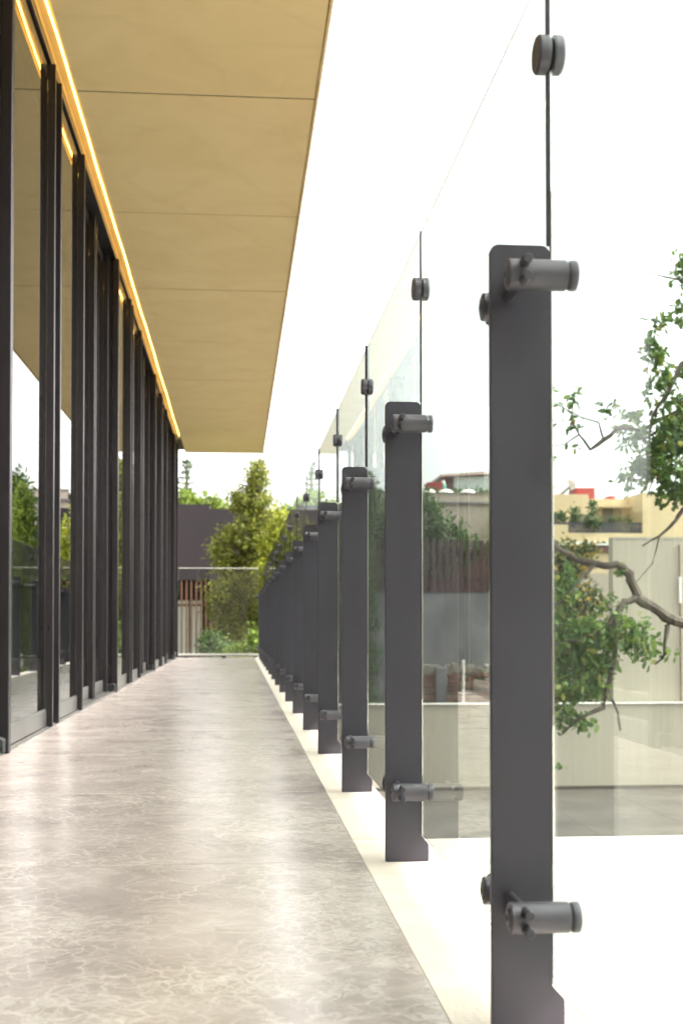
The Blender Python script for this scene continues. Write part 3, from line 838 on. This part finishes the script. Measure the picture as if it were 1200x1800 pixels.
def norfolk(label, x, y, top, z0, spread, seed):
    rng = np.random.default_rng(seed)
    t = thing('norfolk_pine', label, 'pine tree', (x, y, G), None)
    mb = MB().tube([(x, y, G), (x, y, z0), (x, y, top)], [0.16, 0.12, 0.015], 7)
    pts = []
    z = z0
    while z < top - 0.12:
        f = (top - z) / (top - z0)
        L = spread * (0.22 + 0.78 * f)
        for a in range(5):
            th = a * math.pi / 2.5 + rng.uniform(-.25, .25)
            l = L * rng.uniform(0.75, 1.1)
            e = (x + l * math.cos(th), y + l * math.sin(th), z + 0.18 * l + rng.uniform(-.03, .03))
            mb.tube([(x, y, z), e], [0.022, 0.006], 4)
            for s_ in np.linspace(0.25, 1.0, 9):
                for _ in range(3):
                    pts.append((x + (e[0] - x) * s_ + rng.normal() * .03, y + (e[1] - y) * s_ + rng.normal() * .03, z + (e[2] - z) * s_ + rng.normal() * .025))
        z += 0.27 * (0.6 + 0.4 * f)
    mb.build('trunk', M['bark'], t, smooth=True)
    link('crown', leaves_mesh('crown', pts, 0.10, M['green'], rng, aspect=0.28), t)
norfolk('tall narrow tiered pine rising above the dark house at left', -1.72, 42, 6.35, 3.0, 0.75, 5)
norfolk('tiered pine seen through the glass panes behind the house roof', 3.05, 42, 5.95, 3.0, 0.6, 6)
tree('roof_tree', 'fresh green tree showing above the dark house roof', 'tree', (-1.3, 40, G),
     [(-1.3, 40, G), (-1.3, 40, 2.5), (-1.2, 40, 4.2)],
     [((-1.55, 40, 4.35), (0.5, 0.5, 0.55), 900), ((-0.95, 40, 4.25), (0.55, 0.5, 0.45), 800), ((-0.45, 40, 4.25), (0.35, 0.4, 0.4), 350), ((-1.2, 40, 3.7), (0.9, 0.6, 0.4), 700), ((-2.6, 40, 4.2), (0.7, 0.6, 0.6), 700), ((-0.3, 40, 3.6), (0.5, 0.5, 0.4), 400)],
     0.17, M['freshgreen'], 15, 12, 0.14, r0=0.12)
tree('pale_tree', 'pale sandy green tree far behind the dark house', 'tree', (0.1, 46, G),
     [(0.1, 46, G), (0.1, 46, 3), (0.05, 46, 4.8)],
     [((0.05, 46, 4.75), (0.5, 0.5, 0.5), 700), ((-0.2, 46, 4.2), (0.5, 0.5, 0.5), 500), ((0.7, 46, 4.3), (0.6, 0.5, 0.6), 600)],
     0.16, M['paleleaf'], 16, 14, 0.13, r0=0.1)
tree('far_tree', 'soft green tree behind the house roof seen through glass', 'tree', (2.2, 43, G),
     [(2.2, 43, G), (2.2, 43, 3), (2.2, 43, 4)],
     [((1.7, 43, 4.2), (0.6, 0.5, 0.45), 700), ((2.6, 43, 3.9), (0.7, 0.5, 0.45), 700), ((3.5, 43, 4.0), (0.8, 0.5, 0.5), 800)],
     0.15, M['green'], 17, 16, 0.14, r0=0.1)

# -- trees right of the balustrade
tree('court_tree', 'dense green tree seen through glass left of the picket fence', 'tree', (3.3, 28, G),
     [(3.3, 28, G), (3.3, 28, 0), (3.3, 28, 2.0), (3.2, 28, 3.2)],
     [((3.05, 28.2, 3.3), (0.35, 0.4, 0.6), 900), ((3.5, 28.2, 2.7), (0.7, 0.6, 0.6), 1500), ((3.1, 28.2, 1.9), (0.7, 0.6, 0.7), 1700),
      ((3.2, 28, 0.9), (0.7, 0.6, 0.8), 1700), ((3.1, 28, -0.1), (0.7, 0.6, 0.7), 1300), ((3.3, 27.6, -1.0), (0.6, 0.5, 0.6), 900), ((2.7, 28.3, 2.3), (0.4, 0.4, 0.7), 900)],
     0.12, M['green'], 21, 18, 0.12, r0=0.1)
tree('court_tree', 'spreading green tree leaning over the maroon picket fence', 'tree', (4.5, 28.2, G),
     [(4.5, 28.2, G), (4.5, 28.2, 0), (4.5, 28.2, 1.8), (4.4, 28.2, 2.8)],
     [((4.35, 28.2, 2.95), (0.5, 0.4, 0.5), 1000), ((4.9, 28.1, 2.55), (0.42, 0.4, 0.42), 800), ((5.3, 28.1, 2.3), (0.34, 0.3, 0.36), 520), ((4.3, 28.1, 2.1), (0.6, 0.4, 0.5), 1100),
      ((4.25, 28.2, 3.35), (0.32, 0.35, 0.3), 400), ((4.9, 28.2, 1.9), (0.5, 0.3, 0.4), 500)],
     0.12, M['green'], 22, 16, 0.11, r0=0.1)
for i, (x, y, top, r, lab) in enumerate(((2.25, 24.4, 3.2, 0.26, 'slender upright cypress nearest the walkway end behind the glass'),
                                    (2.75, 26.0, 3.75, 0.3, 'taller slender cypress beside the dense court tree'))):
    tree('slim_cypress', lab, 'tree', (x, y, G), [(x, y, G), (x, y, 1), (x, y, top)],
         [((x, y, z), (r * (1.15 - 0.75 * (z + 2) / (top + 2.4)), r * (1.15 - 0.75 * (z + 2) / (top + 2.4)), 0.42), 620) for z in np.arange(-1.6, top - 0.1, 0.5)],
         0.13, M['green' if i else 'freshgreen'], 30 + i, 20, 0.075, droop=-1.2, aspect=0.25, limbs=False, r0=0.06)
tree('yellow_shrub', 'tall yellowing shrub between the posts behind the low wall', 'shrub', (6.2, 22.6, G),
     [(6.2, 22.6, G), (6.2, 22.6, -0.5), (6.25, 22.6, 1.2)],
     [((5.75, 22.5, 1.7), (0.42, 0.4, 0.45), 800), ((6.3, 22.5, 1.75), (0.42, 0.4, 0.4), 750), ((5.7, 22.4, 0.95), (0.5, 0.4, 0.5), 900), ((6.3, 22.4, 0.9), (0.45, 0.4, 0.5), 900),
      ((5.8, 22.4, 0.15), (0.5, 0.4, 0.5), 900), ((6.35, 22.4, 0.1), (0.45, 0.4, 0.5), 900), ((5.9, 22.4, -0.6), (0.6, 0.4, 0.45), 900), ((6.5, 22.5, -0.6), (0.5, 0.4, 0.45), 600), ((5.25, 22.6, 0.2), (0.25, 0.3, 0.5), 300)],
     0.12, M['yellowbush'], 24, 14, 0.10, r0=0.07)
tree('balcony_planting', 'row of green plants spilling over the cream house balcony', 'plant', (11.2, 40.3, 3.6),
     [(11.2, 40.4, 3.6), (11.2, 40.4, 4.0)],
     [((10.7, 40.25, 4.12), (0.35, 0.2, 0.16), 260), ((11.25, 40.25, 4.2), (0.22, 0.2, 0.3), 220), ((11.9, 40.0, 3.95), (0.3, 0.1, 0.18), 200), ((11.95, 40.3, 4.45), (0.14, 0.15, 0.25), 120), ((12.9, 40.3, 4.02), (0.5, 0.2, 0.08), 180)],
     0.14, M['green'], 25, 10, 0.07, limbs=False, r0=0.03)
tree('roof_planting', 'strip of rooftop planting in front of the pale pavilion', 'plant', (9, 47, 5.46),
     [(9, 47, 5.46), (9, 47, 5.6)],
     [((7.4 + i * 0.5, 47.2, 5.66), (0.4, 0.3, 0.16), 160) for i in range(7)],
     0.13, M['green'], 26, 10, 0.07, limbs=False, r0=0.03)

# -- the oak at the right, its limbs reaching into the picture
def oak():
    rng = np.random.default_rng(41)
    Y = 9.5
    t = thing('oak_tree', 'gnarled oak reaching twisting branches into view at the right', 'tree', (5.0, 10.2, G))
    limbs = [
        ([(5.0, 10.2, G), (4.95, 10.2, -1.0), (4.85, 10.1, 0.0), (4.8, 10.0, 1.2), (4.75, 10.0, 2.6), (4.6, 9.9, 4.0)], [0.22, 0.19, 0.17, 0.14, 0.11, 0.06]),
        ([(4.85, 10.1, -0.1), (4.3, 9.8, 0.28), (3.9, 9.6, 0.42), (3.544, Y, 0.547), (3.40, Y, 0.60), (3.289, Y, 0.683), (3.174, Y, 0.751)], [0.12, 0.09, 0.068, 0.055, 0.052, 0.05, 0.046]),
        ([(3.174, Y, 0.751), (3.155, Y, 0.82), (3.119, Y, 0.932), (3.06, Y, 0.99), (3.013, Y, 1.013), (2.85, Y + .05, 1.02), (2.713, Y + .1, 1.05), (2.60, Y + .1, 1.12), (2.50, Y + .1, 1.20)], [0.046, 0.045, 0.043, 0.041, 0.038, 0.034, 0.03, 0.026, 0.02]),
        ([(2.85, Y + .05, 1.02), (2.72, Y, 0.90), (2.58, Y - .05, 0.74), (2.40, Y - .1, 0.62)], [0.022, 0.018, 0.014, 0.008]),
        ([(3.174, Y, 0.751), (3.06, Y - .03, 0.72), (2.98, Y - .05, 0.62), (2.90, Y - .05, 0.50), (2.70, Y - .08, 0.42), (2.45, Y - .1, 0.37)], [0.034, 0.03, 0.024, 0.02, 0.016, 0.008]),
        ([(3.45, Y, 0.585), (3.40, Y - .03, 0.45), (3.38, Y - .05, 0.30), (3.30, Y - .05, 0.22)], [0.03, 0.024, 0.018, 0.008]),
        ([(2.98, Y - .05, 0.62), (2.98, Y - .05, 0.30), (2.93, Y - .05, 0.08), (2.88, Y - .05, -0.12), (2.66, Y - .05, -0.22), (2.55, Y - .05, -0.33)], [0.018, 0.022, 0.028, 0.024, 0.016, 0.007]),
        ([(2.95, Y - .05, -0.05), (3.00, Y - .05, -0.16), (3.02, Y - .05, -0.30)], [0.016, 0.013, 0.010]),
        # bare limb falling from the right
        ([(4.75, 10.0, 2.4), (4.2, 9.7, 1.95), (3.75, Y, 1.62), (3.56, Y, 1.46), (3.49, Y, 1.36), (3.36, Y, 1.24), (3.22, Y, 1.16)], [0.05, 0.035, 0.026, 0.021, 0.017, 0.012, 0.006]),
        ([(3.36, Y, 1.24), (3.30, Y, 1.02), (3.16, Y, 0.86)], [0.008, 0.006, 0.003]),
        # upper crown limbs
        ([(4.75, 10.0, 2.6), (4.2, 9.8, 2.75), (3.75, Y, 2.72), (3.55, Y, 2.62), (3.42, Y, 2.36), (3.30, Y, 2.18)], [0.06, 0.045, 0.032, 0.026, 0.02, 0.01]),
        ([(4.2, 9.8, 2.2), (3.8, 9.6, 2.25), (3.55, Y, 2.26), (3.40, Y, 2.12), (3.25, Y, 2.02)], [0.04, 0.03, 0.024, 0.018, 0.009]),
        ([(4.2, 9.8, 2.75), (3.8, Y, 3.05), (3.55, Y, 3.30), (3.42, Y, 3.32), (3.28, Y, 3.36)], [0.03, 0.02, 0.012, 0.008, 0.004]),
        # twigs left of the crown
        ([(3.55, Y, 2.26), (3.25, Y + .1, 2.10), (3.05, Y + .1, 2.12), (2.94, Y + .1, 2.02), (2.83, Y + .1, 1.94), (2.74, Y + .1, 2.06), (2.68, Y + .1, 2.16), (2.70, Y + .1, 2.40)], [0.014, 0.018, 0.022, 0.022, 0.014, 0.009, 0.007, 0.003]),
        ([(2.94, Y + .1, 2.02), (2.90, Y + .1, 2.16), (2.76, Y + .1, 2.20), (2.60, Y + .1, 2.28), (2.50, Y + .1, 2.34)], [0.012, 0.009, 0.006, 0.005, 0.003]),
        ([(2.74, Y + .1, 2.06), (2.62, Y + .1, 1.98), (2.48, Y + .1, 1.96)], [0.008, 0.005, 0.003]),
        ([(3.30, Y, 2.18), (3.28, Y, 1.95), (3.32, Y, 1.72), (3.26, Y, 1.55)], [0.012, 0.010, 0.008, 0.004]),
    ]
    mb = MB()
    for p, r in limbs:
        # resample with a slight wobble so that limbs look gnarled
        P = [Vector(q) for q in p]
        pts, rad = [], []
        for i in range(len(P) - 1):
            for s_ in (0.0, 0.5):
                q = P[i].lerp(P[i + 1], s_)
                if s_ and r[i] < 0.08: q = q + Vector(rng.normal(size=3) * 0.25 * r[i])
                pts.append(q); rad.append((r[i] * (1 - s_) + r[i + 1] * s_) * rng.uniform(0.74, 0.94))
        pts.append(P[-1]); rad.append(r[-1])
        mb.tube(pts, rad, 8)
    blobs = [
        ((2.62, Y, 0.48), (0.20, 0.2, 0.22), 300), ((2.85, Y, 0.36), (0.20, 0.2, 0.22), 330), ((3.08, Y - .05, 0.46), (0.16, 0.2, 0.16), 240), ((3.22, Y, 0.36), (0.12, 0.15, 0.10), 100),
        ((2.60, Y, 0.12), (0.20, 0.2, 0.20), 260), ((2.85, Y, 0.10), (0.14, 0.2, 0.16), 180), ((2.55, Y, -0.18), (0.16, 0.12, 0.10), 90), ((2.68, Y, -0.24), (0.12, 0.1, 0.06), 60), ((3.46, Y, 0.32), (0.06, 0.06, 0.03), 14),
        ((2.55, Y, 0.85), (0.18, 0.2, 0.2), 150), ((2.93, Y, 0.70), (0.10, 0.1, 0.08), 40), ((2.52, Y - .1, -0.58), (0.03, 0.03, 0.03), 8), ((3.02, Y, 0.98), (0.05, 0.05, 0.04), 14),
        # upper crown
        ((3.55, Y, 1.85), (0.24, 0.3, 0.24), 400), ((3.40, Y, 2.05), (0.22, 0.25, 0.18), 270), ((3.62, Y, 2.20), (0.20, 0.25, 0.22), 260), ((3.30, Y, 1.80), (0.14, 0.2, 0.14), 200), ((3.38, Y, 2.40), (0.12, 0.15, 0.22), 130),
        ((3.32, Y, 2.70), (0.06, 0.1, 0.16), 110), ((3.60, Y, 2.55), (0.10, 0.1, 0.10), 60), ((3.36, Y, 2.95), (0.05, 0.05, 0.05), 26), ((3.60, Y, 3.05), (0.10, 0.1, 0.12), 70), ((3.58, Y, 3.40), (0.12, 0.1, 0.14), 80),
        ((3.50, Y, 1.58), (0.16, 0.2, 0.10), 170), ((3.15, Y + .1, 1.70), (0.12, 0.2, 0.10), 60), ((3.18, Y + .2, 2.12), (0.13, 0.2, 0.18), 110), ((3.05, Y + .2, 2.3), (0.08, 0.2, 0.10), 24),
        ((4.1, Y + .3, 2.2), (0.45, 0.5, 0.8), 1500), ((4.5, 9.8, 3.4), (0.8, 0.8, 0.8), 1500),
        # sparse sprigs on the left twigs
        ((2.70, Y + .1, 2.36), (0.05, 0.04, 0.10), 40), ((2.68, Y + .1, 2.20), (0.05, 0.05, 0.08), 40), ((2.57, Y + .1, 2.30), (0.04, 0.04, 0.04), 18), ((2.50, Y + .1, 2.12), (0.05, 0.05, 0.05), 20), ((2.70, Y + .1, 2.02), (0.07, 0.04, 0.03), 24), ((2.55, Y + .1, 1.86), (0.05, 0.05, 0.04), 14), ((2.52, Y + .1, 1.62), (0.04, 0.04, 0.03), 12), ((2.53, Y + .1, 2.42), (0.03, 0.03, 0.02), 10),
    ]
    mb.build('trunk', M['bark'], t, smooth=True)
    blobs = [(c, r, int(n_ * (0.55 if c[0] < 2.9 and c[2] > 1.5 else 1.35))) for c, r, n_ in blobs]
    pts = clump_points(blobs, rng, 7, 0.03)
    link('crown', leaves_mesh('crown', pts, 0.060, M['oakleaf'], rng, 'lobed', 0.35, 0.75), t)
oak()
